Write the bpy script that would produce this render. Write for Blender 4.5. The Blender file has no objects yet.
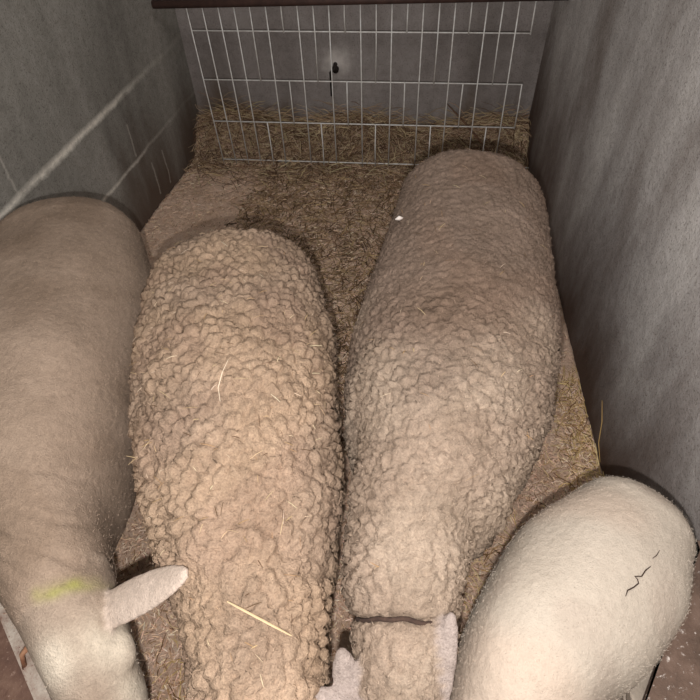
import bpy, bmesh, math, random
import numpy as np
from mathutils import Vector, Matrix, noise, kdtree
random.seed(7); rng = np.random.default_rng(7)
C = bpy.context.scene.collection

# ------------------------------------------------------------------ camera frame
F = 570.0; H = 1.65
def nrm(v): return v/np.linalg.norm(v)
_D = nrm(np.array([22., 495., F])); _X = np.array([6350., 359., -F]); _X = nrm(_X-_D*_X.dot(_D)); _Y = np.cross(-_D, _X)
def ray(px, py):
    d = np.array([px-350., py-350., F]); return np.array([d.dot(_X), d.dot(_Y), -d.dot(_D)])
def at(px, py, z):                       # point of the height z seen at a pixel
    w = ray(px, py); t = (z-H)/w[2]; return Vector((w[0]*t, w[1]*t, z))
def aty(px, py, Y):                      # point of the depth Y seen at a pixel
    w = ray(px, py); t = Y/w[1]; return Vector((w[0]*t, Y, H+w[2]*t))

cam = bpy.data.cameras.new('camera'); cam.sensor_width = 36; cam.lens = 36*F/700; cam.clip_start = .02
co = bpy.data.objects.new('camera', cam); C.objects.link(co)
# columns: camera right, up, back expressed in world axes
R = np.array([[_X[0], -_X[1], -_X[2]], [_Y[0], -_Y[1], -_Y[2]], [-_D[0], _D[1], _D[2]]])
co.matrix_world = Matrix.Translation((0, 0, H)) @ Matrix(R.tolist()).to_4x4()
bpy.context.scene.camera = co

# ------------------------------------------------------------------ helpers
def S(r, g, b):
    f = lambda c: (c/255/12.92) if c/255 <= .04045 else ((c/255+.055)/1.055)**2.4
    return (f(r), f(g), f(b), 1)
def tag(o, label=None, cat=None, group=None, kind=None):
    if label: o['label'] = label
    if cat: o['category'] = cat
    if group: o['group'] = group
    if kind: o['kind'] = kind
    return o
def link(name, me, mat=None, parent=None):
    o = bpy.data.objects.new(name, me); C.objects.link(o)
    if mat is not None and me is not None and not me.materials: me.materials.append(mat)
    if parent is not None:
        o.parent = parent; o.matrix_parent_inverse = Matrix.Identity(4)
    return o
def empty(name, loc):
    o = bpy.data.objects.new(name, None); C.objects.link(o); o.location = loc; o.empty_display_size = .1
    return o
def mesh(name, verts, faces, smooth=True):
    me = bpy.data.meshes.new(name); me.from_pydata([tuple(v) for v in verts], [], faces); me.update()
    if smooth: me.polygons.foreach_set('use_smooth', [True]*len(me.polygons))
    return me
class MB:
    def __init__(s): s.v = []; s.f = []
    def tube(s, pts, r, n=8, taper=None):
        pts = [Vector(p) for p in pts]; b = len(s.v); m = len(pts)
        for i, p in enumerate(pts):
            t = (pts[min(i+1, m-1)]-pts[max(i-1, 0)]).normalized()
            u = t.cross(Vector((0, 0, 1)));
            if u.length < .05: u = t.cross(Vector((1, 0, 0)))
            u.normalize(); w = t.cross(u); rr = r if taper is None else r*taper[i]
            for k in range(n):
                a = 2*math.pi*k/n; s.v.append(p+u*math.cos(a)*rr+w*math.sin(a)*rr)
        for i in range(m-1):
            for k in range(n):
                s.f.append((b+i*n+k, b+i*n+(k+1) % n, b+(i+1)*n+(k+1) % n, b+(i+1)*n+k))
        s.f.append(tuple(b+k for k in range(n))[::-1]); s.f.append(tuple(b+(m-1)*n+k for k in range(n)))
        return s
    def prism(s, poly, z0, z1):
        b = len(s.v); n = len(poly)
        for p in poly: s.v.append(Vector((p[0], p[1], z0)))
        for p in poly: s.v.append(Vector((p[0], p[1], z1)))
        for k in range(n): s.f.append((b+k, b+(k+1) % n, b+n+(k+1) % n, b+n+k))
        s.f.append(tuple(b+k for k in range(n))[::-1]); s.f.append(tuple(b+n+k for k in range(n)))
        return s
    def build(s, name, mat, parent=None, smooth=True, bevel=0):
        off = parent.location if parent is not None else Vector()
        me = mesh(name, [v-off for v in s.v], s.f, smooth)
        bm = bmesh.new(); bm.from_mesh(me); bmesh.ops.recalc_face_normals(bm, faces=bm.faces)
        if bevel: bmesh.ops.bevel(bm, geom=bm.edges, offset=bevel, segments=2, affect='EDGES')
        bm.to_mesh(me); bm.free()
        return link(name, me, mat, parent)

# ------------------------------------------------------------------ materials
def newmat(name):
    m = bpy.data.materials.new(name); m.use_nodes = True; nt = m.node_tree
    p = nt.nodes['Principled BSDF']; p.inputs['Roughness'].default_value = .9
    return m, nt, p
def nd(nt, t, **k):
    n = nt.nodes.new(t)
    for a, b in k.items():
        if a in n.inputs: n.inputs[a].default_value = b
        else: setattr(n, a, b)
    return n
def noise_tex(nt, vec, scale, detail=4, rough=.6):
    n = nd(nt, 'ShaderNodeTexNoise'); n.inputs['Scale'].default_value = scale; n.inputs['Detail'].default_value = detail
    n.inputs['Roughness'].default_value = rough
    if vec is not None: nt.links.new(vec, n.inputs['Vector'])
    return n.outputs['Fac']
def ramp(nt, fac, stops):
    r = nd(nt, 'ShaderNodeValToRGB'); e = r.color_ramp.elements
    while len(e) > 1: e.remove(e[-1])
    e[0].position = stops[0][0]; e[0].color = stops[0][1]
    for p, c in stops[1:]:
        x = e.new(p); x.color = c
    nt.links.new(fac, r.inputs['Fac']); return r.outputs['Color']
def mix(nt, fac, a, b, mode='MIX'):
    m = nd(nt, 'ShaderNodeMix'); m.data_type = 'RGBA'; m.blend_type = mode
    for sock, v in ((0, fac), (6, a), (7, b)):
        if hasattr(v, 'is_output'): nt.links.new(v, m.inputs[sock])
        else: m.inputs[sock].default_value = v
    return m.outputs[2]
def math_n(nt, op, a, b=0.0, c=0.0, clamp=False):
    m = nd(nt, 'ShaderNodeMath'); m.operation = op; m.use_clamp = clamp
    for i, v in enumerate((a, b, c)):
        if hasattr(v, 'is_output'): nt.links.new(v, m.inputs[i])
        else: m.inputs[i].default_value = v
    return m.outputs[0]
def bump(nt, p, h, dist, strength=1.0):
    b = nd(nt, 'ShaderNodeBump'); b.inputs['Distance'].default_value = dist; b.inputs['Strength'].default_value = strength
    nt.links.new(h, b.inputs['Height']); nt.links.new(b.outputs[0], p.inputs['Normal'])
def objc(nt):
    return nd(nt, 'ShaderNodeTexCoord').outputs['Object']
def scaled(nt, vec, sc):
    m = nd(nt, 'ShaderNodeMapping'); m.inputs['Scale'].default_value = sc; nt.links.new(vec, m.inputs['Vector']); return m.outputs[0]

def wool_mat(name, fine=260, bd=.004, var=.25, stretch=(1, 1, 1), clump=0, dirt=None):
    m, nt, p = newmat(name); v = objc(nt)
    at_ = nd(nt, 'ShaderNodeAttribute'); at_.attribute_name = 'col'
    big = noise_tex(nt, v, 9, 3); mid = noise_tex(nt, v, 60, 4, .7); fi = noise_tex(nt, scaled(nt, v, stretch), fine, 3, .7)
    g = lambda f, w: ramp(nt, f, [(.3, (1-w, 1-w, 1-w, 1)), (.7, (1+0*w, 1, 1, 1))])
    c = mix(nt, 1, at_.outputs['Color'], ramp(nt, big, [(.3, (1-var, 1-var*1.05, 1-var*1.12, 1)), (.7, (1, 1, 1, 1))]), 'MULTIPLY')
    c = mix(nt, 1, c, g(mid, var*1.0), 'MULTIPLY'); c = mix(nt, 1, c, g(fi, var*1.2), 'MULTIPLY')
    nt.links.new(c, p.inputs['Base Color']); p.inputs['Roughness'].default_value = 1; p.inputs['Specular IOR Level'].default_value = .08
    h = math_n(nt, 'ADD', math_n(nt, 'MULTIPLY', mid, .8), math_n(nt, 'MULTIPLY', fi, .6))
    bump(nt, p, h, bd); return m
def fibre_mat(name):
    m, nt, p = newmat(name); at_ = nd(nt, 'ShaderNodeAttribute'); at_.attribute_name = 'col'
    nt.links.new(at_.outputs['Color'], p.inputs['Base Color']); p.inputs['Roughness'].default_value = 1; p.inputs['Specular IOR Level'].default_value = .1
    return m
FIB = fibre_mat('wool_fibre')

def plain(name, col, rough=.8, metal=0, spots=None, scale=60, bd=.001):
    m, nt, p = newmat(name); v = objc(nt); f = noise_tex(nt, v, scale, 5)
    c = ramp(nt, f, [(.35, col), (.7, spots or col)])
    nt.links.new(c, p.inputs['Base Color']); p.inputs['Roughness'].default_value = rough; p.inputs['Metallic'].default_value = metal
    bump(nt, p, f, bd); return m

def concrete(name, base, light, dark, dirt, dirt_h, extra=None, streak=(1, 1, .25)):
    m, nt, p = newmat(name); v = objc(nt)
    a = noise_tex(nt, scaled(nt, v, streak), 3.2, 6, .62); b = noise_tex(nt, v, 28, 5, .7); s = noise_tex(nt, v, 160, 4, .8)
    c = ramp(nt, a, [(.3, dark), (.5, base), (.68, light)])
    c = mix(nt, 1, c, ramp(nt, b, [(.3, (.8, .79, .78, 1)), (.6, (1, 1, 1, 1))]), 'MULTIPLY')
    c = mix(nt, 1, c, ramp(nt, s, [(.36, (.45, .42, .40, 1)), (.46, (1, 1, 1, 1))]), 'MULTIPLY')
    sx = nd(nt, 'ShaderNodeSeparateXYZ'); nt.links.new(v, sx.inputs[0])
    hgt = math_n(nt, 'ADD', sx.outputs[2], math_n(nt, 'MULTIPLY', math_n(nt, 'SUBTRACT', a, .5), .9))
    f = math_n(nt, 'DIVIDE', math_n(nt, 'SUBTRACT', dirt_h, hgt), dirt_h, clamp=True)
    c = mix(nt, f, c, dirt)
    if extra: c = extra(nt, v, sx, c)
    nt.links.new(c, p.inputs['Base Color']); p.inputs['Roughness'].default_value = .85; p.inputs['Specular IOR Level'].default_value = .3
    bump(nt, p, math_n(nt, 'ADD', b, math_n(nt, 'MULTIPLY', s, .5)), .006, .7)
    return m

# ------------------------------------------------------------------ the pen
YB = 2.95
def xl(y): return -1.197-(2.79-y)*.105
def xr(y): return .604+(2.79-y)*.031
Y0 = -.7; ZT = 1.9
floor_m = plain('floor_concrete', S(95, 85, 78), spots=S(120, 108, 98), scale=12)
o = MB().prism([(xl(Y0)-.15, Y0), (xr(Y0)+.15, Y0), (xr(YB)+.15, YB+.15), (xl(YB)-.15, YB+.15)], -.16, -.06).build('floor', floor_m, smooth=False)
tag(o, 'concrete pen floor under the bedding', 'floor', kind='structure')

def back_extra(nt, v, sx, c):
    # pale plaster smear round the iron spike
    q = aty(337, 62, YB)
    d = nd(nt, 'ShaderNodeVectorMath'); d.operation = 'DISTANCE'; nt.links.new(v, d.inputs[0]); d.inputs[1].default_value = (q.x, YB, q.z)
    w = math_n(nt, 'ADD', d.outputs['Value'], math_n(nt, 'MULTIPLY', noise_tex(nt, v, 22, 3), .09))
    f = math_n(nt, 'MULTIPLY', math_n(nt, 'SUBTRACT', 1, math_n(nt, 'SMOOTH_MIN', math_n(nt, 'DIVIDE', w, .13), 1, .4)), 1.1, clamp=True)
    return mix(nt, f, c, S(238, 232, 226))
wb = concrete('back_wall_cement', S(144, 137, 134), S(162, 156, 153), S(120, 113, 109), S(96, 80, 66), .22, back_extra)
o = MB().prism([(xl(YB)-.12, YB), (xr(YB)+.12, YB), (xr(YB)+.12, YB+.15), (xl(YB)-.12, YB+.15)], -.06, ZT).build('wall_back', wb, smooth=False)
tag(o, 'grey cement wall at the far end behind the wire panel', 'wall', kind='structure')
wr = concrete('right_wall_cement', S(186, 181, 178), S(214, 210, 206), S(138, 128, 121), S(82, 65, 56), .74, streak=(1, .8, .3))
o = MB().prism([(xr(Y0), Y0), (xr(Y0)+.12, Y0), (xr(YB)+.12, YB), (xr(YB), YB)], -.06, ZT).build('wall_right', wr, smooth=False)
tag(o, 'smooth stained grey cement wall on the right', 'wall', kind='structure')

# left wall: rendered blocks, the joints standing a little proud
def on_left(px, py):
    w = ray(px, py); # solve point on plane x = xl(y)
    t = (-1.197-2.79*.105)/(w[0]-.105*w[1]); return Vector((w[0]*t, w[1]*t, H+w[2]*t))
def joints(nt, v, sx, c):
    # pale mortar smeared along the joints between the blocks
    z = sx.outputs[2]; y = sx.outputs[1]; n1 = noise_tex(nt, v, 7, 5, .7); n2 = noise_tex(nt, v, 2.2, 3)
    for zz, w_, s_, a in ((.553, .021, 1.0, 1), (.275, .013, .62, 2)):
        d = math_n(nt, 'ABSOLUTE', math_n(nt, 'SUBTRACT', math_n(nt, 'ADD', z, math_n(nt, 'MULTIPLY', math_n(nt, 'SUBTRACT', n1, .5), .035)), zz))
        f = math_n(nt, 'SUBTRACT', 1, math_n(nt, 'DIVIDE', d, w_), clamp=True)
        f = math_n(nt, 'MULTIPLY', f, math_n(nt, 'MULTIPLY', math_n(nt, 'SUBTRACT', math_n(nt, 'ADD', n1, n2), .45, clamp=True), 1.6*s_), clamp=True)
        f = math_n(nt, 'MULTIPLY', f, math_n(nt, 'MULTIPLY', noise_tex(nt, v, 45, 4, .8), 1.9), clamp=True)
        f = math_n(nt, 'MULTIPLY', f, math_n(nt, 'ADD', .12, math_n(nt, 'DIVIDE', math_n(nt, 'SUBTRACT', 2.75, y), .8, clamp=True)), clamp=True)
        c = mix(nt, f, c, S(232, 226, 214))
    for yy, z0, z1 in ((2.27, .29, .44), (2.48, .02, .2), (2.36, .03, .2), (1.55, .56, .83), (.95, .56, .83)):
        d = math_n(nt, 'ABSOLUTE', math_n(nt, 'SUBTRACT', math_n(nt, 'ADD', y, math_n(nt, 'MULTIPLY', math_n(nt, 'SUBTRACT', n1, .5), .05)), yy))
        f = math_n(nt, 'SUBTRACT', 1, math_n(nt, 'DIVIDE', d, .008), clamp=True)
        f = math_n(nt, 'MULTIPLY', f, math_n(nt, 'MULTIPLY', math_n(nt, 'GREATER_THAN', z, z0), math_n(nt, 'LESS_THAN', z, z1)))
        c = mix(nt, math_n(nt, 'MULTIPLY', f, .45), c, S(200, 194, 184))
    return c
wl = concrete('left_wall_blocks', S(142, 139, 132), S(164, 160, 153), S(114, 110, 104), S(92, 78, 68), .40, joints)
o = MB().prism([(xl(Y0), Y0), (xl(YB), YB), (xl(YB)-.12, YB), (xl(Y0)-.12, Y0)], -.06, ZT).build('wall_left', wl, smooth=False)
tag(o, 'grey block wall with pale mortar ridges on the left', 'wall', kind='structure')
# ------------------------------------------------------------------ bedding
def smooth(a, b, x):
    t = min(1, max(0, (x-a)/(b-a))); return t*t*(3-2*t)
def heap(x, y):
    k = .75+.5*noise.noise(Vector((x*2.3, y*1.5, 2)))
    return .19*k*smooth(YB-.20, YB-.03, y)
def ground(x, y):
    h = .012*noise.noise(Vector((x*3, y*3, 0)))+.006*noise.noise(Vector((x*13, y*13, 5)))
    h += .02*smooth(xr(y)-.16, xr(y), x)*(1-smooth(1.6, 2.2, y))
    return h-.012+heap(x, y)
NX, NY = 190, 330
v = []; f = []
for j in range(NY+1):
    y = Y0+(YB-.002-Y0)*j/NY; a, b = xl(y)+.002, xr(y)-.002
    for i in range(NX+1):
        x = a+(b-a)*i/NX; z = ground(x, y)+.004*noise.noise(Vector((x*60, y*60, 1)))
        v.append((x, y, z))
for j in range(NY):
    for i in range(NX):
        q = j*(NX+1)+i; f.append((q, q+1, q+NX+2, q+NX+1))
n0 = len(v)
# skirt down to the concrete
ring = [i for i in range(NX+1)]+[j*(NX+1)+NX for j in range(1, NY+1)]+[NY*(NX+1)+i for i in range(NX-1, -1, -1)]+[j*(NX+1) for j in range(NY-1, 0, -1)]
for r_ in ring: v.append((v[r_][0], v[r_][1], -.06))
for k in range(len(ring)):
    k2 = (k+1) % len(ring); f.append((ring[k], n0+k, n0+k2, ring[k2]))
m, nt, p = newmat('sawdust'); vv = objc(nt)
a = noise_tex(nt, vv, 140, 5, .8); b = noise_tex(nt, vv, 7, 4, .6); sx = nd(nt, 'ShaderNodeSeparateXYZ'); nt.links.new(vv, sx.inputs[0])
c = ramp(nt, a, [(.3, S(196, 160, 136)), (.5, S(244, 212, 188)), (.7, S(252, 234, 214))])
c = mix(nt, 1, c, ramp(nt, b, [(.35, (.82, .78, .74, 1)), (.6, (1, 1, 1, 1))]), 'MULTIPLY')
nt.links.new(c, p.inputs['Base Color']); p.inputs['Roughness'].default_value = 1; p.inputs['Specular IOR Level'].default_value = .1
bump(nt, p, math_n(nt, 'ADD', a, noise_tex(nt, vv, 45, 4, .7)), .014)
o = link('sawdust_bedding', mesh('sawdust_bedding', v, f), m)
tag(o, 'pinkish tan sawdust bedding spread over the pen floor', 'bedding', kind='stuff')

# thousands of flat flakes and straws as one mesh, colour per piece
def attr_mat(name, rough=.9, spec=.15):
    m, nt, p = newmat(name); at_ = nd(nt, 'ShaderNodeAttribute'); at_.attribute_name = 'col'
    nt.links.new(at_.outputs['Color'], p.inputs['Base Color']); p.inputs['Roughness'].default_value = rough
    p.inputs['Specular IOR Level'].default_value = spec; return m
STRAW = attr_mat('dry_straw')
def strands(name, items, mat=STRAW, parent=None):
    """items: (points, width, colour): a three sided stalk along the points"""
    V = []; Fc = []; col = []
    off = parent.location if parent is not None else Vector()
    for pts, w, c in items:
        b = len(V); m_ = len(pts)
        for i, q in enumerate(pts):
            q = Vector(q)-off; t = (Vector(pts[min(i+1, m_-1)])-Vector(pts[max(i-1, 0)]))
            t = t.normalized() if t.length > 1e-6 else Vector((1, 0, 0))
            u = t.cross(Vector((0, 0, 1))); u = u.normalized() if u.length > .05 else Vector((1, 0, 0)); n_ = u.cross(t)
            ww = w*(.55 if i in (0, m_-1) else 1)
            V += [q+u*ww, q-u*ww, q+n_*ww*.9]; col += [c]*3
        for i in range(m_-1):
            for k in range(3):
                Fc.append((b+i*3+k, b+i*3+(k+1) % 3, b+i*3+3+(k+1) % 3, b+i*3+3+k))
        Fc += [(b+2, b+1, b), (b+3*m_-3, b+3*m_-2, b+3*m_-1)]
    me = mesh(name, V, Fc, False); ca = me.color_attributes.new('col', 'FLOAT_COLOR', 'POINT')
    ca.data.foreach_set('color', np.array(col, dtype=np.float32).ravel()); return link(name, me, mat, parent)
def jig(c, s): k = 1+random.uniform(-s, s); return (c[0]*k, c[1]*k*(1+random.uniform(-.06, .06)), c[2]*k*(1+random.uniform(-.1, .1)), 1)
def stalk(x, y, L, ang, lift=.35, curl=.3, n=5, z=None):
    p = []; a = ang; q = Vector((x, y, (ground(x, y) if z is None else z)+random.uniform(.002, .012))); dz = random.uniform(-lift, lift)*.5
    for i in range(n):
        xx = min(max(q.x, xl(q.y)+.008), xr(q.y)-.008); yy = min(q.y, YB-.008)
        p.append(Vector((xx, yy, max(q.z, ground(xx, yy)+.001))))
        q = q+Vector((math.cos(a), math.sin(a), dz))*L/(n-1); a += random.uniform(-curl, curl); dz -= .12*lift
    return p
# sawdust flakes
it = []
for i in range(46000):
    y = random.choice((random.uniform(.05, 1.3), random.uniform(.1, YB-.1))); x = random.uniform(xl(y)+.01, xr(y)-.01)
    L = random.uniform(.006, .022)
    it.append((stalk(x, y, L, random.uniform(0, 6.3), .3, 0, 2), random.uniform(.001, .0030), jig(random.choice((S(150, 118, 92), S(238, 208, 182), S(228, 194, 168), S(250, 230, 206), S(236, 204, 176), S(200, 166, 138))), .2)))
tag(strands('sawdust_flakes', it), 'loose pale flakes lying on the sawdust bedding', 'wood shavings', kind='stuff')

# hay: heap along the end wall, dark trodden mat in front of it, loose wisps by the right wall
hayc = [S(168, 142, 114), S(140, 114, 90), S(108, 84, 66), S(196, 172, 142), S(84, 64, 50)]
it = []
for i in range(9000):
    y = YB-.02-abs(random.gauss(0, .15)); x = random.uniform(xl(y)+.02, xr(y)-.02)
    it.append((stalk(x, y, random.uniform(.04, .16), random.gauss(0, .7)+random.choice((0, math.pi)), .6, .35), random.uniform(.0007, .0019), jig(random.choice(hayc), .25)))
for i in range(520):     # stalks reaching up the wall
    x = random.uniform(xl(YB)+.03, xr(YB)-.03); y = YB-random.uniform(.01, .07); z = ground(x, y)+random.uniform(-.01, .07)*random.random()
    a = random.gauss(0, .5)+random.choice((0, math.pi)); L = random.uniform(.05, .15); d = Vector((math.cos(a), 0, random.uniform(-.1, .55)))*L
    pts = [Vector((min(max(x+d.x*t, xl(y)+.01), xr(y)-.01), y, z+d.z*t+.02*math.sin(t*2.6))) for t in (0, .33, .66, 1)]
    it.append((pts, random.uniform(.0008, .0018), jig(random.choice(hayc[:4]+[S(178, 158, 118)]), .2)))
for i in range(420):
    y = YB-.03-abs(random.gauss(0, .13)); x = random.uniform(xl(y)+.02, xr(y)-.02)
    p_ = stalk(x, y, random.uniform(.05, .13), random.gauss(0, .9), .8, .3); it.append(([q_+Vector((0, -.004, .012)) for q_ in p_], random.uniform(.0012, .002), jig(S(206, 188, 152), .15)))
tag(strands('hay_heap', it), 'dull brown hay heaped against the far cement wall', 'hay', kind='stuff')
it = []
def in_mat(x, y):
    k = noise.noise(Vector((x*3.1, y*3.1, 9)))*.3
    dx = (x+.40)/.40; dy = (y-2.35)/.62
    d1 = dx*dx+dy*dy
    d2 = ((x+.12)/.34)**2+((y-1.7)/.75)**2
    return min(d1, d2) < 1+k
n_ = 0
while n_ < 7000:
    x, y = random.uniform(-1.0, .4), random.uniform(1.0, 2.9)
    if not in_mat(x, y): continue
    n_ += 1
    it.append((stalk(x, y, random.uniform(.02, .10), random.uniform(0, 6.3), .3, .4), random.uniform(.0008, .0024), jig(random.choice((S(124, 100, 76), S(100, 80, 58), S(150, 124, 96), S(82, 64, 48), S(180, 154, 120))), .25)))
tag(strands('hay_mat', it), 'dark trodden hay between the rumps of the curly sheep', 'hay', kind='stuff')
it = []
for i in range(1100):
    t = random.random()
    if t < .5: y = random.uniform(.75, 1.35); x = xr(y)-.01-abs(random.gauss(0, .055))
    elif t < .8: y = random.gauss(.62, .16); x = random.gauss(.29, .11)
    else: y = random.gauss(.25, .16); x = random.gauss(-.46, .09)
    if y < .05: continue
    x = min(max(x, xl(y)+.02), xr(y)-.012)
    it.append((stalk(x, y, random.uniform(.02, .10), random.uniform(0, 6.3), .45, .5), random.uniform(.0006, .0015), jig(random.choice((S(206, 178, 126), S(176, 144, 96), S(112, 84, 54), S(224, 200, 152))), .2)))
tag(strands('hay_wisps', it), 'golden hay wisps scattered beside the right wall and between the sheep', 'hay', kind='stuff')

# ------------------------------------------------------------------ wire panel
WIRE = plain('galvanised_wire', S(235, 235, 232), .6, 0, S(205, 200, 194), 40, .0005)
RAIL = plain('red_brown_rail', S(78, 55, 48), .7, .1, S(60, 42, 37), 30)
YP = 2.72
tr = empty('wire_panel', (aty(361, 165, YP).x, YP, 0)); tag(tr, 'galvanised wire mesh panel hung in front of the far wall', 'wire panel')
LP, RP = aty(186, 8, YP), aty(220, 160, YP)
sx_ = lambda i: aty(328.6+15.9*i, 3.5, YP).x      # the wires, spaced along the top
XW = {i: sx_(i) for i in range(-9, 16)}
XTOP = dict(XW); dxm = (XW[12]-XW[-8])/20
XW = {i: XW[0]+dxm*i for i in range(-9, 16)}
ZH = [aty(361, y, YP).z for y in (32, 82, 124.3, 163)]
ZTOP = aty(361, -4, YP).z
ends = [(-9, 13), (-9, 13), (-9, 13), (-9, 15)]
for z, (a, b) in zip(ZH, ends):
    k_ = (z-ZH[3])/(ZTOP-ZH[3]); MB().tube([(XW[a]+(XTOP[a]-XW[a])*k_-.004, YP, z), (XW[b]+(XTOP[b]-XW[b])*k_+.004, YP, z)], .0032).build('horizontal_wire', WIRE, tr)
def vw(i, z0, z1, y=YP-.006):
    xx = lambda z: XW[i]+(XTOP[i]-XW[i])*min(1, (z-ZH[3])/(ZTOP-ZH[3]))
    MB().tube([(xx(z0), y, z0), (xx((z0+z1)/2)+random.uniform(-.002, .002), y, (z0+z1)/2), (xx(z1), y, z1)], .0029).build('vertical_wire', WIRE, tr)
e = .004; stub = .03
for i in range(-9, 16):
    full = (i % 2 == 0) or i in (-9, -7)
    if i == 15: vw(i, ZH[3]-stub, ZH[3]+.11); continue
    if full and i <= 12: vw(i, ZH[3]-stub, ZTOP)
    elif i == 14: continue
    elif i % 4 == 1 or i == -8:
        vw(i, ZH[0]-e, ZTOP); vw(i, ZH[2]-e, ZH[1]+e)
    else:
        vw(i, ZH[1]-e, ZTOP); vw(i, ZH[3]-stub, ZH[2]+e)
a, b = aty(154, 6, YP-.02), aty(550, -2, YP-.02); a.x = max(a.x, xl(YP)+.006)
zl, zr = aty(154, 4, YP-.022).z, aty(545, -5, YP-.022).z
MB().tube([(a.x, YP-.028, zl), (xr(YP)-.006, YP-.028, zr)], .018, 8).build('top_rail', RAIL, tr)

# iron spike in the far wall
q = aty(333, 64, YB)
sp = empty('iron_spike', (q.x, YB, q.z)); tag(sp, 'dark rusted iron spike hanging from the far cement wall', 'iron spike')
IRON = plain('dark_iron', S(34, 28, 26), .7, .3, S(50, 38, 32), 60)
MB().tube([(q.x+.012, YB, q.z), (q.x+.012, YB-.03, q.z-.005), (q.x-.010, YB-.034, q.z-.03), (q.x-.012, YB-.025, q.z-.15)], .007, 8, [1.6, 1.6, 1.1, .8]).build('shank', IRON, sp)
MB().tube([(q.x+.014, YB, q.z-.022), (q.x+.014, YB-.022, q.z-.022)], .016, 10).build('head_plate', IRON, sp)

# ------------------------------------------------------------------ sheep
def catmull(st, sub=6):
    out = []; n = len(st); A = [np.array(s, float) for s in st]
    for i in range(n-1):
        p0, p1, p2, p3 = A[max(i-1, 0)], A[i], A[i+1], A[min(i+2, n-1)]
        for k in range(sub):
            t = k/sub; out.append(.5*((2*p1)+(-p0+p2)*t+(2*p0-5*p1+4*p2-p3)*t*t+(-p0+3*p1-3*p2+p3)*t**3))
    out.append(A[-1]); return out
def loft(stations, sub=6, n=40, ex=2.25, cap=None):
    """stations: x, y, z, half width, height above axis, depth below axis -> closed tube"""
    st = catmull(stations, sub); V = []; Fc = []; m_ = len(st)
    for i, s in enumerate(st):
        c = Vector(s[:3]); t = (Vector(st[min(i+1, m_-1)][:3])-Vector(st[max(i-1, 0)][:3])).normalized()
        u = t.cross(Vector((0, 0, 1)))
        if u.length < .2: u = Vector((1, 0, 0))
        u.normalize(); w = u.cross(t)
        if w.z < 0: w = -w
        if abs(w.z) < .2 and w.y < 0: pass
        for k in range(n):
            a = 2*math.pi*k/n; ca, sa = math.cos(a), math.sin(a)
            cx = math.copysign(abs(ca)**(2/ex), ca)*max(s[3], .002); cz = math.copysign(abs(sa)**(2/ex), sa)
            cz *= max(s[4] if cz > 0 else s[5], .002); V.append(c+u*cx+w*cz)
    for i in range(m_-1):
        for k in range(n): Fc.append((i*n+k, i*n+(k+1) % n, (i+1)*n+(k+1) % n, (i+1)*n+k))
    Fc.append(tuple(range(n))[::-1]); Fc.append(tuple((m_-1)*n+k for k in range(n)))
    return V, Fc
def round_end(st, depth, k=5, shrink_z=True):
    """put a rounded cap before the first station"""
    s0, s1 = st[0], st[1]; d = Vector((s0[0]-s1[0], s0[1]-s1[1], (s0[2]-s1[2])*.3)).normalized(); out = []
    for j in range(k, 0, -1):
        t = j/(k+.12); r = math.sqrt(max(0, 1-t*t))
        out.append((s0[0]+d.x*depth*t, s0[1]+d.y*depth*t, s0[2]+d.z*depth*t, s0[3]*r, s0[4]*r, s0[5]*r))
    return out+list(st)
def leg(x, y, z_top, r, fwd, hind, side):
    """fwd = unit vector the animal faces; a leg with joints, standing at x, y"""
    fx, fy = fwd; P_ = lambda d, z, a, b: (x+fx*d, y+fy*d, z, a, b, b)
    if hind: s = [P_(.02, z_top, r*2.0, r*2.6), P_(.035, z_top*.72, r*1.35, r*1.8), P_(-.005, z_top*.5, r*.78, r*1.0), P_(-.05, z_top*.40, r*.62, r*.8), P_(-.035, z_top*.24, r*.45, r*.5), P_(-.02, .075, r*.5, r*.55), P_(0, .035, r*.52, r*.62), P_(.012, .004, r*.62, r*.85)]
    else: s = [P_(0, z_top, r*1.7, r*2.1), P_(-.01, z_top*.72, r*1.1, r*1.3), P_(0, z_top*.42, r*.66, r*.7), P_(.004, z_top*.36, r*.66, r*.72), P_(0, z_top*.22, r*.45, r*.48), P_(0, .075, r*.5, r*.55), P_(.01, .035, r*.52, r*.62), P_(.018, .004, r*.62, r*.85)]
    return s
def pairs(rows, z_of=None):
    """rows: (left pixel, right pixel, z of widest part, up, down)"""
    out = []
    for l, r, z, up, dn in rows:
        L, R_ = at(l[0], l[1], z), at(r[0], r[1], z); c = (L+R_)/2
        out.append((c.x, c.y, z, (R_-L).length/2, up, dn))
    return out

def vor(P, cell, seed):
    """F2-F1 and F1 for each point, vectorised over a jittered grid"""
    Q = P/cell; base = np.floor(Q).astype(np.int64); f1 = np.full(len(Q), 9.); f2 = np.full(len(Q), 9.)
    for dx in (-1, 0, 1):
        for dy in (-1, 0, 1):
            for dz in (-1, 0, 1):
                g = base+np.array([dx, dy, dz])
                h = (g[:, 0]*73856093) ^ (g[:, 1]*19349663) ^ (g[:, 2]*83492791) ^ (seed*2654435)
                j = []
                for k in range(3):
                    hh = (h*(k*2+1)*1103515245+12345*(k+1)) & 0x7fffffff; hh = (hh ^ (hh >> 13))*1274126177 & 0x7fffffff; j.append((hh % 10007)/10007.)
                d = np.sqrt(((g+np.stack(j, 1)-Q)**2).sum(1))
                m1 = d < f1; f2 = np.where(m1, f1, np.minimum(f2, d)); f1 = np.where(m1, d, f1)
    return f1, f2
def nz(P, sc, seed=0):
    o_ = seed*13.7
    return np.array([noise.noise(Vector((p[0]*sc+o_, p[1]*sc+o_, p[2]*sc-o_))) for p in P])

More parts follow.
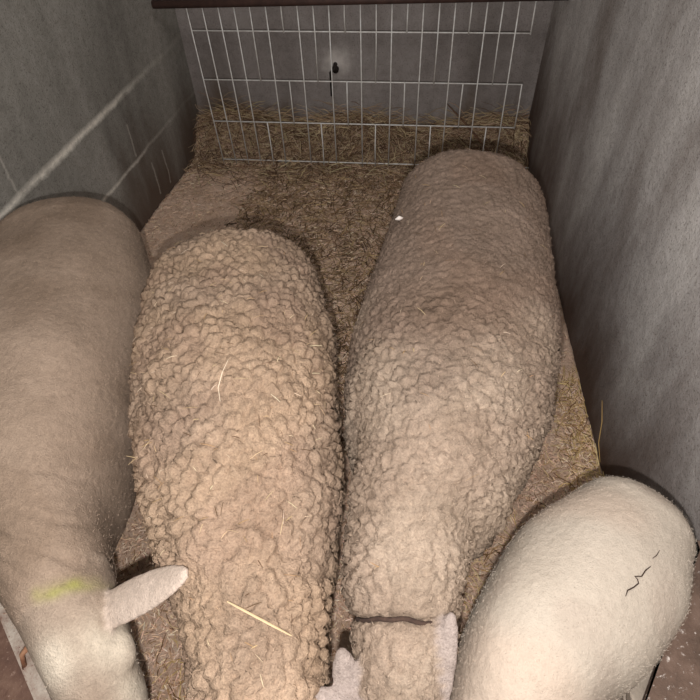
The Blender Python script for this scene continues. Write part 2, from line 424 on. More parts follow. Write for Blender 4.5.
def make_body(root, lofts, voxel, relax=4):
    """lofts: list of (verts, faces, kind). Fused into one continuous skin; returns points, faces, kinds"""
    V = []; Fc = []; kinds = []
    for vs, fs, k in lofts:
        b = len(V); V += vs; Fc += [tuple(b+i for i in f_) for f_ in fs]; kinds += [k]*len(vs)
    me = mesh('tmp', V, Fc); bm = bmesh.new(); bm.from_mesh(me); bmesh.ops.recalc_face_normals(bm, faces=bm.faces); bm.to_mesh(me); bm.free()
    o = link('tmp', me); rm = o.modifiers.new('r', 'REMESH'); rm.mode = 'VOXEL'; rm.voxel_size = voxel; rm.adaptivity = 0
    sm = o.modifiers.new('s', 'SMOOTH'); sm.factor = .5; sm.iterations = relax
    dg = bpy.context.evaluated_depsgraph_get(); m2 = bpy.data.meshes.new_from_object(o.evaluated_get(dg))
    bpy.data.objects.remove(o); bpy.data.meshes.remove(me)
    kd = kdtree.KDTree(len(V))
    for i, q in enumerate(V): kd.insert(q, i)
    kd.balance()
    n = len(m2.vertices); P = np.empty(n*3); m2.vertices.foreach_get('co', P); P = P.reshape(-1, 3)
    K = np.array([kinds[kd.find(q)[1]] for q in P])
    N = np.empty(n*3); m2.vertices.foreach_get('normal', N); N = N.reshape(-1, 3)
    return m2, P, N, K
def blur_mask(me, W, it):
    E_ = np.empty(len(me.edges)*2, dtype=np.int64); me.edges.foreach_get('vertices', E_); E_ = E_.reshape(-1, 2)
    cnt = np.bincount(E_.ravel(), minlength=len(W)).astype(float)
    for _ in range(it):
        s_ = np.bincount(E_[:, 0], W[E_[:, 1]], len(W))+np.bincount(E_[:, 1], W[E_[:, 0]], len(W)); W = .5*W+.5*s_/np.maximum(cnt, 1)
    return W
def finish(root, me, P, cols, mat, nf, flen, fw, wool_w, flow, lay=.6, name='body', fcol=1.0):
    """write the displaced points back, then grow the short fibre coat as a child mesh"""
    off = np.array(root.location)
    me.vertices.foreach_set('co', (P-off).ravel()); me.update()
    me.polygons.foreach_set('use_smooth', [True]*len(me.polygons))
    ca = me.color_attributes.new('col', 'FLOAT_COLOR', 'POINT'); ca.data.foreach_set('color', cols.astype(np.float32).ravel())
    me.name = name; me.materials.clear(); o = link(name, me, mat, root)
    N = np.empty(len(P)*3); me.vertices.foreach_get('normal', N); N = N.reshape(-1, 3)
    if nf:
        pr = wool_w/wool_w.sum(); idx = rng.choice(len(P), nf, p=pr)
        b = P[idx]+rng.normal(0, .002, (nf, 3)); n_ = N[idx]
        fl = np.array(flow); fl = fl-n_*(n_@fl)[:, None]; fl /= (np.linalg.norm(fl, axis=1)[:, None]+1e-6)
        d = n_*(1-lay)+fl*lay*.7+rng.normal(0, .35, (nf, 3)); d /= np.linalg.norm(d, axis=1)[:, None]
        L = flen*rng.uniform(.5, 1.2, nf)[:, None]; side = np.cross(d, rng.normal(0, 1, (nf, 3))); side /= np.linalg.norm(side, axis=1)[:, None]
        b = b-n_*.001-off
        mid = b+d*L*.55+side*0; tip = b+d*L+rng.normal(0, .25, (nf, 3))*L-n_*L*.25
        V = np.stack([b-side*fw, b+side*fw, mid+side*fw*.8, mid-side*fw*.8, tip], 1).reshape(-1, 3)
        q = np.arange(nf)[:, None]*5
        quads = (q+np.array([[0, 1, 2, 3]])); tris = (q+np.array([[3, 2, 4]]))
        m3 = bpy.data.meshes.new('fleece'); m3.vertices.add(len(V)); m3.vertices.foreach_set('co', V.ravel())
        lv = np.concatenate([quads, tris], 1).ravel(); m3.loops.add(len(lv)); m3.loops.foreach_set('vertex_index', lv.astype(np.int32))
        tot = np.tile([4, 3], nf); st = np.concatenate([[0], np.cumsum(tot)[:-1]])
        m3.polygons.add(2*nf); m3.polygons.foreach_set('loop_start', st.astype(np.int32)); m3.polygons.foreach_set('loop_total', tot.astype(np.int32))
        m3.update(); m3.validate()
        cc = cols[idx]*rng.uniform(.68, 1.02, nf)[:, None]*fcol; cc[:, 3] = 1
        ca = m3.color_attributes.new('col', 'FLOAT_COLOR', 'POINT'); ca.data.foreach_set('color', np.repeat(cc, 5, 0).astype(np.float32).ravel())
        link('fleece', m3, FIB, root)
    return o
def colarr(n, c): return np.tile(np.array(c, float), (n, 1))
def lerp(cols, c, w): w = np.clip(w, 0, 1)[:, None]; return cols*(1-w)+np.array(c, float)*w
def sstep(a, b, x): t = np.clip((x-a)/(b-a), 0, 1); return t*t*(3-2*t)
def ear_loft(base, tip, w, th=.007, droop=0, cup=1):
    base, tip = Vector(base), Vector(tip); d = tip-base; s = []
    for t, k in ((0, .8), (.18, .95), (.42, 1), (.68, .88), (.86, .66), (.96, .42), (1, .25)):
        q = base+d*t+Vector((0, 0, droop*math.sin(t*math.pi))); s.append((q.x, q.y, q.z, w*k, max(.0065, th*(1.3-.6*t)), max(.0065, th*(1.3-.6*t))))
    return loft(s, 4, 20, 2)
def eyes(root, pts, r=.013):
    m_ = EYE
    for q in pts:
        bm = bmesh.new(); bmesh.ops.create_uvsphere(bm, u_segments=20, v_segments=12, radius=r); me = bpy.data.meshes.new('eye'); bm.to_mesh(me); bm.free()
        me.polygons.foreach_set('use_smooth', [True]*len(me.polygons)); o = link('eye', me, m_, root); o.location = Vector(q)-root.location
EYE, _, pe = newmat('sheep_eye'); pe.inputs['Base Color'].default_value = S(40, 30, 20); pe.inputs['Roughness'].default_value = .15
HOOF = S(58, 50, 44)
SKIN = plain('dark_muzzle_skin', S(72, 52, 48), .6, 0, S(96, 72, 66), 80)
def face(root, P, hs):
    """eyes, nostrils and mouth line set into the surface of the head"""
    A_, B_ = Vector(hs[0][:3]), Vector(hs[-1][:3]); d = (B_-A_).normalized(); sd_ = Vector((d.y, -d.x, 0)).normalized(); up = sd_.cross(d)
    if up.z < 0: up = -up
    L = (B_-A_).length; Q = P-np.array(A_); t = Q@np.array(d); u = Q@np.array(sd_); v = Q@np.array(up)
    near = (np.abs(u) < .2) & (t < L+.05) & (np.abs(v) < .15)
    for sg in (-1, 1):
        w_ = hs[len(hs)//2][3]
        m_ = near & (np.abs(t-L*.40) < .01) & (np.abs(v-.022) < .012) & (np.abs(u) < .11)
        if m_.any():
            q = P[m_][np.argmax(u[m_]*sg)]; eyes(root, [Vector(q)-sd_*sg*.006], .012)
        m_ = near & (np.abs(u-sg*.014) < .005) & (np.abs(v-.004) < .01)
        if m_.any():
            q = Vector(P[m_][np.argmax(t[m_])]); MB().tube([q-d*.008+up*.007, q-d*.001, q-d*.003-up*.006+sd_*sg*.004], .0035, 8, [.5, 1, .6]).build('nostril', SKIN, root)
    pts = []
    for k in range(-6, 7):
        uu = k/6*.026; m_ = near & (np.abs(u-uu) < .004) & (np.abs(v+.012) < .006)
        if m_.any(): pts.append(Vector(P[m_][np.argmax(t[m_])])-d*.0005)
    if len(pts) > 3: MB().tube(pts, .0018, 6).build('mouth', SKIN, root)
def unit2(a, b): d = Vector((b[0]-a[0], b[1]-a[1])); d.normalize(); return (d.x, d.y)
def head_st(c0, fwd, wf, z0, L=.26, dz=-.16, side=(0, 0)):
    """stations of a sheep's head from poll to muzzle; wf = poll half width"""
    o_ = []
    for t, w, u, d in ((0, .95, .95, 1.0), (.16, 1.0, .95, 1.15), (.32, 1.0, .85, 1.2), (.47, .80, .74, 1.0), (.64, .60, .64, .72), (.82, .50, .50, .56), (.94, .48, .42, .48), (1, .30, .25, .28)):
        o_.append((c0[0]+fwd[0]*L*t, c0[1]+fwd[1]*L*t, z0+dz*t, wf*w, wf*u, wf*d))
    return o_

VOX = .0048
def build_sheep(name, label, rows, cap, legs, headspec, ears, base, bodycol, disp, colour, mat, nf, flen, fw, lay, ex=2.25, relax=5, extra=None, cap_z=None, eye_pts=None, vox=None, more=(), tone=1.0):
    root = empty(name, base); tag(root, label, 'sheep', 'sheep standing side by side in the pen')
    st = round_end(pairs(rows), cap)
    st_full = st+([(*s,) for s in (extra or [])])
    L = [(*loft(st_full, 6, 56, ex), 0)]
    for s in legs: L.append((*loft(s, 4, 18, 2), 1))
    L.append((*loft(headspec, 5, 32, 2.1), 2))
    for e_ in ears: L.append((*ear_loft(*e_), 3))
    L += [tuple(b_) for b_ in more]
    me, P, N, K = make_body(root, L, vox or VOX, relax)
    wool = blur_mask(me, (K == 0).astype(float), 8); earm = blur_mask(me, (K == 3).astype(float), 3); headm = blur_mask(me, (K == 2).astype(float), 6); legm = blur_mask(me, (K == 1).astype(float), 8)
    h = disp(P, N, wool, headm)
    P2 = P+N*h[:, None]
    cols = colour(P2, N, wool, headm, earm, legm)
    cols = cols*tone; cols[:, 3] = 1
    cols = lerp(cols, HOOF, sstep(.05, .035, P2[:, 2]))
    fwd = (-np.array(pairs(rows)[0][:3])+np.array(pairs(rows)[-1][:3])); fwd[2] = 0; fwd /= np.linalg.norm(fwd)
    ww = np.clip(wool+headm*.25+legm*.15, 0, 1)*(1-np.clip(earm, 0, 1)) + 1e-5
    ww[P2[:, 2] < .2] *= .2
    finish(root, me, P2, cols, mat, nf, flen, fw, ww, -fwd+np.array([0, 0, -.4]), lay)
    face(root, P2, headspec)
    return root, P2, N

WM = {1: wool_mat('wool_short_greyish', 300, .004, .22, (1, 1, 1)),
      2: wool_mat('wool_curly_tan', 240, .005, .27),
      3: wool_mat('wool_brown_grey', 260, .006, .30),
      4: wool_mat('wool_cream', 320, .003, .10)}

# ---- middle left: the curly tan one
def disp2(P, N, w, hm):
    wp = P+.009*np.stack([nz(P, 48, 1), nz(P, 55, 2), nz(P, 55, 3)], 1)+.014*np.stack([nz(P, 16, 4), nz(P, 16, 5), nz(P, 16, 6)], 1)
    f1, f2 = vor(wp*np.array([1.15, .95, 1]), .029, 3); g1, g2 = vor(wp*np.array([1, 1.3, 1]), .0135, 8); br = .75+.45*np.clip(nz(P, 11, 21)*2.2+.5, 0, 1)
    h = br*(.009*np.clip(1-f1*f1*1.3, 0, 1)+.009*np.clip((f2-f1)*3.2, 0, 1)**.7)+.0035*np.clip((g2-g1)*2.2, 0, 1)**.6+.003*nz(P, 80, 22)-.017
    return h*np.clip(w, 0, 1)+.007*nz(P, 9, 9)*w
def col2(P, N, w, hm, em, lm):
    c = colarr(len(P), S(206, 178, 152)); k = nz(P, 5, 11)
    c = lerp(c, S(188, 164, 144), sstep(-.1, .35, k)*.7); c = lerp(c, S(184, 156, 136), sstep(.0, .4, nz(P, 8, 12))*.5)
    c = lerp(c, S(205, 190, 172), hm+lm); return lerp(c, S(214, 182, 168), em)
r2 = [((150, 300), (318, 290), .53, .19, .22), ((142, 347), (331, 332), .53, .225, .26), ((138, 400), (337, 380), .53, .25, .28), ((141, 455), (341, 435), .53, .255, .28),
      ((148, 510), (345, 490), .53, .235, .28), ((161, 560), (342, 545), .53, .205, .27), ((178, 600), (334, 600), .53, .175, .25), ((192, 645), (330, 655), .52, .165, .2), ((200, 700), (328, 712), .50, .16, .17)]
fw2 = (.08, -.997)
e2 = pairs([((218, 770), (318, 790), .45, .12, .13)])
hd2 = head_st((e2[0][0]+.0, e2[0][1]-.02), fw2, .085, .45, .27, -.20)
legs2 = [leg(-.49, 1.14, .40, .045, fw2, True, 1), leg(-.30, 1.14, .40, .045, fw2, True, 1), leg(-.42, .50, .45, .05, fw2, False, 1), leg(-.2, .50, .45, .05, fw2, False, 1)]
hx, hy = hd2[0][0], hd2[0][1]
build_sheep('sheep', 'curly tan sheep flecked with straw, between the greyish and brown-grey sheep', r2, .17, legs2, hd2,
            [((hx-.07, hy-.02, .46), (hx-.19, hy-.03, .40), .028), ((hx+.07, hy-.02, .46), (hx+.19, hy-.01, .42), .028)], (-.40, .85, 0), None, disp2, col2, WM[2], 28000, .0065, .0004, .8,
            tone=.94, extra=e2, eye_pts=[(hx-.078, hy-.075, .42), (hx+.078, hy-.075, .42)])

# ---- middle right: the long brown-grey one with a collar
def disp3(P, N, w, hm):
    fr = sstep(1.15, .75, P[:, 1])
    wp = P+.010*np.stack([nz(P, 60, 1), nz(P, 60, 2), nz(P, 60, 3)], 1)+.018*np.stack([nz(P, 18, 4), nz(P, 18, 5), nz(P, 18, 6)], 1)
    f1, f2 = vor(wp*np.array([.9, 1.25, 1.1]), .027, 5); g1, g2 = vor(wp, .012, 6); br = .4+.6*np.clip(nz(P, 10, 21)*2.2+.5, 0, 1)
    h = (.002+.006*fr*br)*np.clip(1-f1*f1*1.2, 0, 1)+(.0015+.0065*fr*br)*np.clip((f2-f1)*3, 0, 1)**.7+(.0045+.002*fr)*np.clip((g2-g1)*1.6, 0, 1)**.6+.004*nz(P, 80, 23)-.011
    h = h+.007*nz(P, 7, 9)
    d = P[:, 1]-(COLY*(H-P[:, 2])/(H-.62)+.003*np.sin(P[:, 0]*24)+.007*nz(P, 30, 8))
    h = h-.018*np.exp(-((d+.004*nz(P, 80, 31))/.0075)**2)*(P[:, 2] > .3)
    return h*np.clip(w, 0, 1)
COLY = at(398, 621, .62).y
def col3(P, N, w, hm, em, lm):
    c = colarr(len(P), S(174, 152, 136)); fr = sstep(1.05, .75, P[:, 1]+.25*nz(P, 6, 3))
    c = lerp(c, S(204, 183, 163), fr); c = lerp(c, S(170, 144, 126), sstep(.05, .4, nz(P, 6, 7))*.55*(1-fr*.5))
    c = lerp(c, S(160, 136, 118), np.exp(-((P[:, 1]-.9)/.14)**2-((P[:, 0]-.12)/.17)**2)*.8)
    c = lerp(c, S(205, 185, 165), hm+lm); return lerp(c, S(206, 190, 182), em)
r3 = [((395, 214), (544, 214), .56, .19, .24), ((381, 262), (550, 262), .53, .225, .26), ((362, 315), (555, 315), .52, .245, .28), ((347, 370), (553, 370), .52, .255, .29),
      ((343, 425), (539, 428), .53, .255, .28), ((348, 480), (510, 480), .54, .24, .24), ((346, 530), (474, 522), .55, .19, .17), ((346, 580), (462, 580), .56, .13, .12), ((352, 640), (456, 640), .55, .10, .09), ((357, 700), (446, 700), .53, .09, .09)]
e3 = pairs([((362, 770), (438, 770), .47, .09, .10)])
hd3 = head_st((e3[0][0], e3[0][1]+.03), (.04, -.999), .075, .47, .25, -.20)
legs3 = [leg(.13, 1.68, .46, .054, (-.1, -.99), True, 1), leg(.36, 1.68, .46, .054, (-.1, -.99), True, 1), leg(-.02, .74, .46, .05, (-.1, -.99), False, 1), leg(.22, .74, .46, .05, (-.1, -.99), False, 1)]
EL0, EL1 = at(354, 716, .54), at(341, 648, .62); ER0, ER1 = at(434, 715, .56), at(452, 612, .655)
s3, P3, N3 = build_sheep('sheep', 'long brown-grey sheep with a dark collar line across its neck, centre of the pen', r3, .21, legs3, hd3,
            [(EL0, EL1, .026, .010), (ER0, ER1, .023, .010), (at(368, 730, .57), at(315, 690, .59), .024, .011)], (.12, 1.1, 0), None, disp3, col3, WM[3], 36000, .0065, .0004, .75,
            tone=.95, extra=e3)
# the collar cord sunk in the fleece
cz, ca_ = .552, pairs([((352, 622), (457, 622), .552, .1, .1)])[0]
cord = plain('dark_cord', S(52, 38, 32), .95, 0, S(76, 58, 48), 90)
pts = []
for k in range(49):
    a = 2*math.pi*k/48; x = ca_[0]+math.cos(a)*(ca_[3]-.009); z = cz+math.sin(a)*(.092 if math.sin(a) > 0 else .088); pts.append((x, COLY*(H-z)/(H-.62)+.003*math.sin(x*24)+.007*noise.noise(Vector((x*30+8*13.7, 0, 0))), z))
MB().tube(pts, .0042, 8).build('collar', cord, s3)

# ---- far left: smooth greyish sheep looking this way
def disp1(P, N, w, hm):
    k = nz(P, 6, 5)
    fold = np.sin((P[:, 1]*1.0+.35*P[:, 0]+.03*nz(P, 5, 6))*2*math.pi/.075)*sstep(.75, .6, P[:, 1])*sstep(.33, .42, P[:, 1])
    g1, g2 = vor(P+.008*np.stack([nz(P, 60, 1), nz(P, 60, 2), nz(P, 60, 3)], 1), .022, 6)
    cr = 0
    for yy, w_, a_ in ((468, .010, .003), (507, .008, .003), (541, .009, .006), (566, .007, .003)):
        yc = at(60, yy, .70).y; d = P[:, 1]+.22*(P[:, 0]+.72)-(yc*(H-P[:, 2])/(H-.70)+.010*nz(P, 12, yy)); cr = cr-a_*np.exp(-(d/w_)**2)
    return (cr+.009*k+.0*fold+.0016*np.sqrt(np.clip((g2-g1), 0, 1)))*np.clip(w, 0, 1)
HP = at(72, 612, .56); HF = unit2(at(72, 612, .5), at(103, 700, .5))
def col1(P, N, w, hm, em, lm):
    c = colarr(len(P), S(186, 164, 145)); c = lerp(c, S(166, 144, 125), sstep(.0, .4, nz(P, 7, 2))*.6)
    c = lerp(c, S(192, 172, 154), hm); c = lerp(c, S(190, 172, 156), lm)
    for q, r_ in ((BR, .040), (BL, .036), (at(141, 692, .5), .026)):
        c = lerp(c, S(240, 226, 206), np.exp(-(((P-np.array(q))[:, :2]**2).sum(1))/(r_*r_))*1.25*(w < .5))
    c = lerp(c, S(140, 116, 96), np.exp(-(((P-np.array(at(108, 622, .60)))**2).sum(1))/(.016**2))*.8)
    # yellow-green marker smear across the nape
    a, b = np.array(at(36, 592, .66)), np.array(at(84, 573, .66)); ab = b-a
    t = np.clip(((P-a)@ab)/(ab@ab), 0, 1); d = np.linalg.norm((P-(a+t[:, None]*ab))[:, :2], axis=1)
    wgt = np.exp(-(d/.012)**2)*(P[:, 2] > .5)*(.45+1.2*np.clip(nz(P, 35, 5)+.25, 0, 1))
    c = lerp(c, S(178, 182, 84), wgt*.55)
    return lerp(c, S(246, 226, 210), em)
r1 = [((-4, 266), (144, 259), .50, .185, .22), ((-20, 310), (153, 306), .49, .225, .26), ((-32, 360), (147, 360), .49, .24, .27), ((-38, 410), (142, 410), .49, .26, .27),
      ((-32, 455), (137, 450), .49, .25, .27), ((-22, 500), (124, 490), .50, .23, .22), ((-8, 540), (109, 525), .52, .19, .17), ((6, 580), (108, 566), .54, .14, .14), ((24, 625), (112, 600), .54, .11, .12)]
e1 = []
def hs(lx, ly, rx, ry, z, u, d): return ((lx, ly), (rx, ry), z, u, d)
hd1 = pairs([hs(10, 600, 112, 575, .55, .09, .10), hs(26, 632, 117, 604, .55, .085, .11), hs(40, 660, 129, 634, .535, .08, .11), hs(54, 690, 136, 664, .51, .072, .10), hs(67, 722, 146, 695, .48, .065, .085), hs(74, 768, 145, 740, .44, .055, .06), hs(92, 800, 146, 778, .41, .045, .05), hs(104, 815, 140, 800, .395, .03, .03)])
BR = at(112, 643, .575); BL = at(62, 668, .565)
legs1 = [leg(-1.12, 1.30, .40, .045, (.35, -.93), True, 1), leg(-.92, 1.34, .40, .045, (.35, -.93), True, 1), leg(-.86, .62, .42, .046, (.35, -.93), False, 1), leg(-.66, .70, .42, .046, (.35, -.93), False, 1)]
E1 = [(at(100, 614, .56), at(187, 573, .705), .040, .011), (at(50, 636, .50), at(58, 690, .37), .026, .009)]
BROW = [[*loft([(q.x+HF[0]*t, q.y+HF[1]*t, q.z-.030-abs(t)*.15, r_*k, r_*k, r_*k) for t, k in ((-.044, .3), (-.028, .8), (0, 1), (.028, .8), (.044, .3))], 4, 16, 2), 2] for q, r_ in ((BR, .029), (BL, .024))]
s1, P1, N1 = build_sheep('sheep', 'smooth greyish sheep with a yellow-green smear on its neck, beside the left wall', r1, .22, legs1, hd1, E1, (-.85, .95, 0), None, disp1, col1, WM[1], 60000, .006, .00035, .8, relax=7, tone=.90,
    eye_pts=[at(133, 653, .515), at(60, 690, .505)], more=BROW)

# ---- right: cream sheep with short fleece
def disp4(P, N, w, hm):
    g1, g2 = vor(P+.006*np.stack([nz(P, 70, 1), nz(P, 70, 2), nz(P, 70, 3)], 1), .016, 6)
    return (.006*nz(P, 8, 5)+.0018*np.sqrt(np.clip((g2-g1), 0, 1)))*np.clip(w, 0, 1)
def col4(P, N, w, hm, em, lm):
    c = colarr(len(P), S(208, 196, 181)); c = lerp(c, S(216, 196, 178), sstep(-.1, .4, nz(P, 5, 2))*.7); c = lerp(c, S(188, 172, 158), sstep(.15, .45, nz(P, 9, 3))*.4)
    c = lerp(c, S(206, 192, 176), np.clip(hm+lm, 0, 1)); return lerp(c, S(228, 200, 188), em)
r4 = [((566, 506), (690, 564), .46, .14, .20), ((528, 534), (682, 608), .46, .165, .22), ((494, 572), (658, 643), .46, .17, .22), ((470, 612), (613, 679), .46, .17, .22), ((456, 655), (574, 718), .45, .16, .2), ((447, 700), (545, 745), .44, .13, .14), ((448, 740), (518, 775), .44, .10, .11)]
a4, b4 = pairs(r4)[0], pairs(r4)[-1]; f4 = unit2(a4, b4); sd = (-f4[1], f4[0])
hd4 = head_st((b4[0]+.005, b4[1]-.01), (-.05, -.9987), .07, .43, .22, -.15)
lp = lambda t, s_: (a4[0]+(b4[0]-a4[0])*t+sd[0]*s_, a4[1]+(b4[1]-a4[1])*t+sd[1]*s_)
HL = at(637, 700, .15)
legs4 = [leg(*lp(.04, -.09), .33, .036, f4, True, 1), leg(HL.x, HL.y, .33, .033, f4, True, 1), leg(*lp(.62, -.055), .31, .036, f4, False, 1), leg(*lp(.62, .055), .31, .036, f4, False, 1)]
h4 = Vector((b4[0], b4[1], .45))
s4, P4, N4 = build_sheep('sheep', 'cream short-fleeced young sheep with a thin dark crack on its rump, by the right wall', r4, .09, legs4, hd4,
    [(h4+Vector((sd[0], sd[1], 0))*.06, h4+Vector((sd[0], sd[1], 0))*.15, .024, .007), (h4-Vector((sd[0], sd[1], 0))*.06, h4-Vector((sd[0], sd[1], 0))*.15, .024, .007)], (a4[0]*.6+b4[0]*.4, a4[1]*.6+b4[1]*.4, 0), None, disp4, col4, WM[4], 60000, .0045, .00035, .85, relax=7, tone=.89)

# ---- things caught on the fleeces
def surf(P, px, py, z0=.75):
    """height of a fleece where the pixel's ray meets it"""
    z = z0; Q = P[P[:, 2] > .3]
    for _ in range(14):
        q = at(px, py, z); d = ((Q[:, :2]-np.array((q.x, q.y)))**2).sum(1); k = np.argpartition(d, 12)[:12]; z = .5*z+.5*Q[k, 2].max()
    return at(px, py, z)+Vector((0, 0, .004))
P2s = np.array([tuple(Vector(v_.co)+Vector((-.40, .85, 0))) for v_ in bpy.data.objects['body'].data.vertices])
def line_on(P, pix, lift=.002): return [surf(P, *q)+Vector((0, 0, lift)) for q in pix]
o = strands('straw', [(line_on(P2s, [(228, 603), (243, 611), (258, 619), (275, 628), (292, 637)], .004), .0019, S(206, 182, 146))]); tag(o, 'long pale straw lying across the shoulders of the curly tan sheep', 'straw', 'single straws on the curly fleece')
o = strands('straw', [(line_on(P2s, [(229, 362), (223, 375), (219, 390), (221, 404)], .004), .0009, S(232, 214, 190))]); tag(o, 'thin whitish curved straw on the back of the curly tan sheep', 'straw', 'single straws on the curly fleece')
q = surf(P3, 399, 221)
mbb = MB(); mbb.tube([q+Vector((-.011, -.003, .003)), q+Vector((0, 0, .006)), q+Vector((.012, .004, .003))], .007, 8, [.2, 1, .3])
tag(mbb.build('wood_shaving', plain('white_shaving', S(238, 228, 220), .8)), 'tiny white shaving on the left flank of the long brown-grey sheep', 'wood shaving')
it = []
for P_, n_, zt in ((P2s, 240, .66), (P3, 60, .66)):
    Q = P_[P_[:, 2] > zt]
    for i in rng.choice(len(Q), n_):
        if P_ is P2s and Q[i][1] > .75 and random.random() < .55: continue
        c_ = Vector(Q[i])+Vector((0, 0, .004)); a = random.uniform(0, 6.3); L = random.uniform(.008, .03)
        k_ = Vector((math.cos(a), math.sin(a), random.uniform(-.2, .2)))*L; it.append(([c_-k_*.5, c_+Vector((0, 0, .002)), c_+k_*.5], random.uniform(.0004, .0009), jig(random.choice((S(192, 168, 132), S(168, 138, 104), S(214, 196, 168), S(96, 74, 54))), .15)))
tag(strands('straw_bits', it), 'small bits of straw caught in the curly and brown-grey fleeces', 'straw bits', kind='stuff')
dk = S(62, 50, 44)
o = strands('fleece_crack', [(line_on(P4, [(650, 567), (645, 571), (641, 577), (634, 577), (637, 580), (638, 584), (633, 588), (627, 591), (625, 597)], -.001), .0011, dk), (line_on(P4, [(659, 551), (656, 556), (652, 559)], -.001), .0008, dk)], parent=s4)
for (pp, ww_) in (([(435, 213), (437, 222), (441, 229), (449, 226)], 0), ([(451, 235), (456, 250)], 0)):
    pass

# twig in the hay, stalk by the right wall, dropping
TW = plain('twig_bark', S(84, 60, 44), .9, 0, S(110, 80, 58), 50)
a, b, c_ = aty(447, 104, 2.8), aty(466, 124, 2.78), aty(484, 146, 2.75)
tag(MB().tube([a, b, c_, c_+Vector((.05, -.02, -.04))], .005, 8, [.4, 1, 1, .8]).build('twig', TW), 'thin brown twig leaning in the hay behind the long brown-grey sheep', 'twig')
x_ = xr(1.05)-.012
o = strands('hay_stalk', [([at(600, 462, .02), Vector((x_, 1.04, .06)), Vector((x_, 1.08, .12)), Vector((x_-.004, 1.13, .165))], .0016, S(176, 146, 96))]); tag(o, 'curved hay stalk leaning up against the right wall', 'hay stalk')
q = at(541, 428, .01)
o = MB().tube([q+Vector((-.014, .004, .008)), q+Vector((0, 0, .012)), q+Vector((.014, -.006, .008))], .009, 10, [.45, 1, .45]).build('dropping', plain('dung', S(52, 38, 28))); tag(o, 'small dark dropping on the sawdust beside the right wall', 'dropping')

# ------------------------------------------------------------------ feed bin (left) and board (right)
def rust(name, a, b, c, d, sc=18):
    m, nt, p = newmat(name); v = objc(nt); x = noise_tex(nt, v, sc, 6, .7); y = noise_tex(nt, v, sc*6, 4, .75)
    col = ramp(nt, x, [(.3, a), (.5, b), (.65, c)]); col = mix(nt, ramp(nt, y, [(.60, (0, 0, 0, 1)), (.70, (1, 1, 1, 1))]), col, d)
    nt.links.new(col, p.inputs['Base Color']); p.inputs['Roughness'].default_value = .75; bump(nt, p, y, .003); return m
RIM = rust('chipped_rim', S(120, 92, 80), S(160, 146, 134), S(178, 168, 156), S(106, 66, 52), 26)
PLATE = rust('rusty_plate', S(72, 50, 42), S(94, 68, 56), S(110, 84, 70), S(150, 126, 112), 14)
WOOD = rust('red_brown_board', S(76, 60, 50), S(100, 80, 68), S(118, 97, 85), S(206, 196, 188), 12)
ZB = .45
A, B = at(-4, 566, ZB), at(65, 722, ZB); dr = (B-A); dr.z = 0; dr.normalize(); out = Vector((dr.y, -dr.x, 0))    # away from the animals
if out.x > 0: out = -out
B = A+dr*.55
tb = empty('feed_bin', (A+out*.2)*1.0); tb.location.z = 0; tag(tb, 'rusty brown metal feed bin with a chipped pale rim, lower left corner', 'feed bin')
def strip(p0, p1, w, z0, z1, name, mat, par, bev=.002):
    return MB().prism([p0.xy, p1.xy, (p1+out*w).xy, (p0+out*w).xy], z0, z1).build(name, mat, par, False, bev)
strip(A, B, .032, ZB-.03, ZB, 'rim', RIM, tb, .006)
strip(A+out*.012, B+out*.012, .022, 0.0, ZB-.031, 'side_wall', PLATE, tb)
strip(A+out*.0325, B+out*.0325, .40, ZB-.07, ZB-.055, 'lid', PLATE, tb)
strip(A+out*.40, B+out*.40, .02, 0.0, ZB-.071, 'side_wall', PLATE, tb)
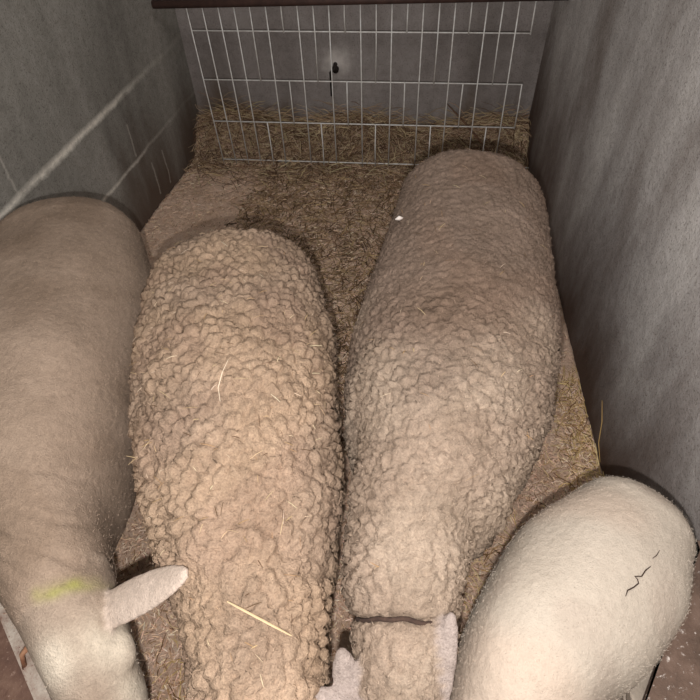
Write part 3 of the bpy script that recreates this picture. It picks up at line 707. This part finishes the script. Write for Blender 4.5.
# brown bent nail by the rim
q = at(27, 652, ZB+.03)
tag(MB().tube([q+Vector((-.014, -.022, -.045)), q+Vector((-.005, -.006, .004)), q+Vector((.006, .012, .010)), q+Vector((.0, .022, .008))], .005, 8, [1, 1, 1.3, 1]).build('bent_nail', plain('rusty_nail', S(128, 84, 60), .8, 0, S(160, 120, 92), 60)), 'rusty bent nail sticking out of the pale bin rim', 'nail')

ZW = .42
A, B = at(700, 545, ZW), at(637, 722, ZW); A = A+(A-B)*.02; dr = (B-A).normalized(); B2 = B+dr*.1; out = Vector((-dr.y, dr.x, 0))
if out.x < 0: out = -out
wx = lambda p: xr(p.y)-.004
bd_ = empty('wooden_board', (.62, .3, 0)); tag(bd_, 'red-brown scuffed board wedged against the right wall, lower right corner', 'board')
MB().prism([A.xy, B2.xy, (wx(B2), B2.y), (wx(A), A.y)], ZW-.02, ZW).build('top_board', WOOD, bd_, False, .003)
pp = B2-dr*.03+out*.11
MB().prism([(pp.x, pp.y), (pp.x+.05, pp.y), (pp.x+.05, pp.y+.05), (pp.x, pp.y+.05)], 0, ZW-.021).build('post', WOOD, bd_, False, .002)
MB().prism([(xr(.5)-.05, .46), (xr(.5)-.008, .46), (xr(.5)-.008, .5), (xr(.5)-.05, .5)], 0, ZW-.021).build('post', WOOD, bd_, False, .002)

# ------------------------------------------------------------------ light: the camera's flash, an added overhead fill, dim ambient
rt = co.matrix_world.to_3x3()
fl = bpy.data.lights.new('flash', 'POINT'); fl.energy = 66; fl.shadow_soft_size = .012; fl.color = (1, .95, .915)
fo = bpy.data.objects.new('flash', fl); C.objects.link(fo); fo.location = co.location+rt @ Vector((-.018, -.082, 0))
al = bpy.data.lights.new('fill_lamp', 'AREA'); al.energy = 17; al.shape = 'DISK'; al.size = .9; al.color = (1, .955, .92)  # unseen fill light, added to brighten the bedding between the sheep
ao = bpy.data.objects.new('fill_lamp', al); C.objects.link(ao); ao.location = (-.15, .45, 3.0)
w = bpy.data.worlds.new('w'); bpy.context.scene.world = w; w.use_nodes = True
w.node_tree.nodes['Background'].inputs[0].default_value = (1, .96, .92, 1); w.node_tree.nodes['Background'].inputs[1].default_value = .22
vs = bpy.context.scene.view_settings; vs.view_transform = 'Standard'; vs.look = 'None'; vs.gamma = 1; vs.exposure = .13
try: vs.use_curve_mapping = False
except Exception: pass
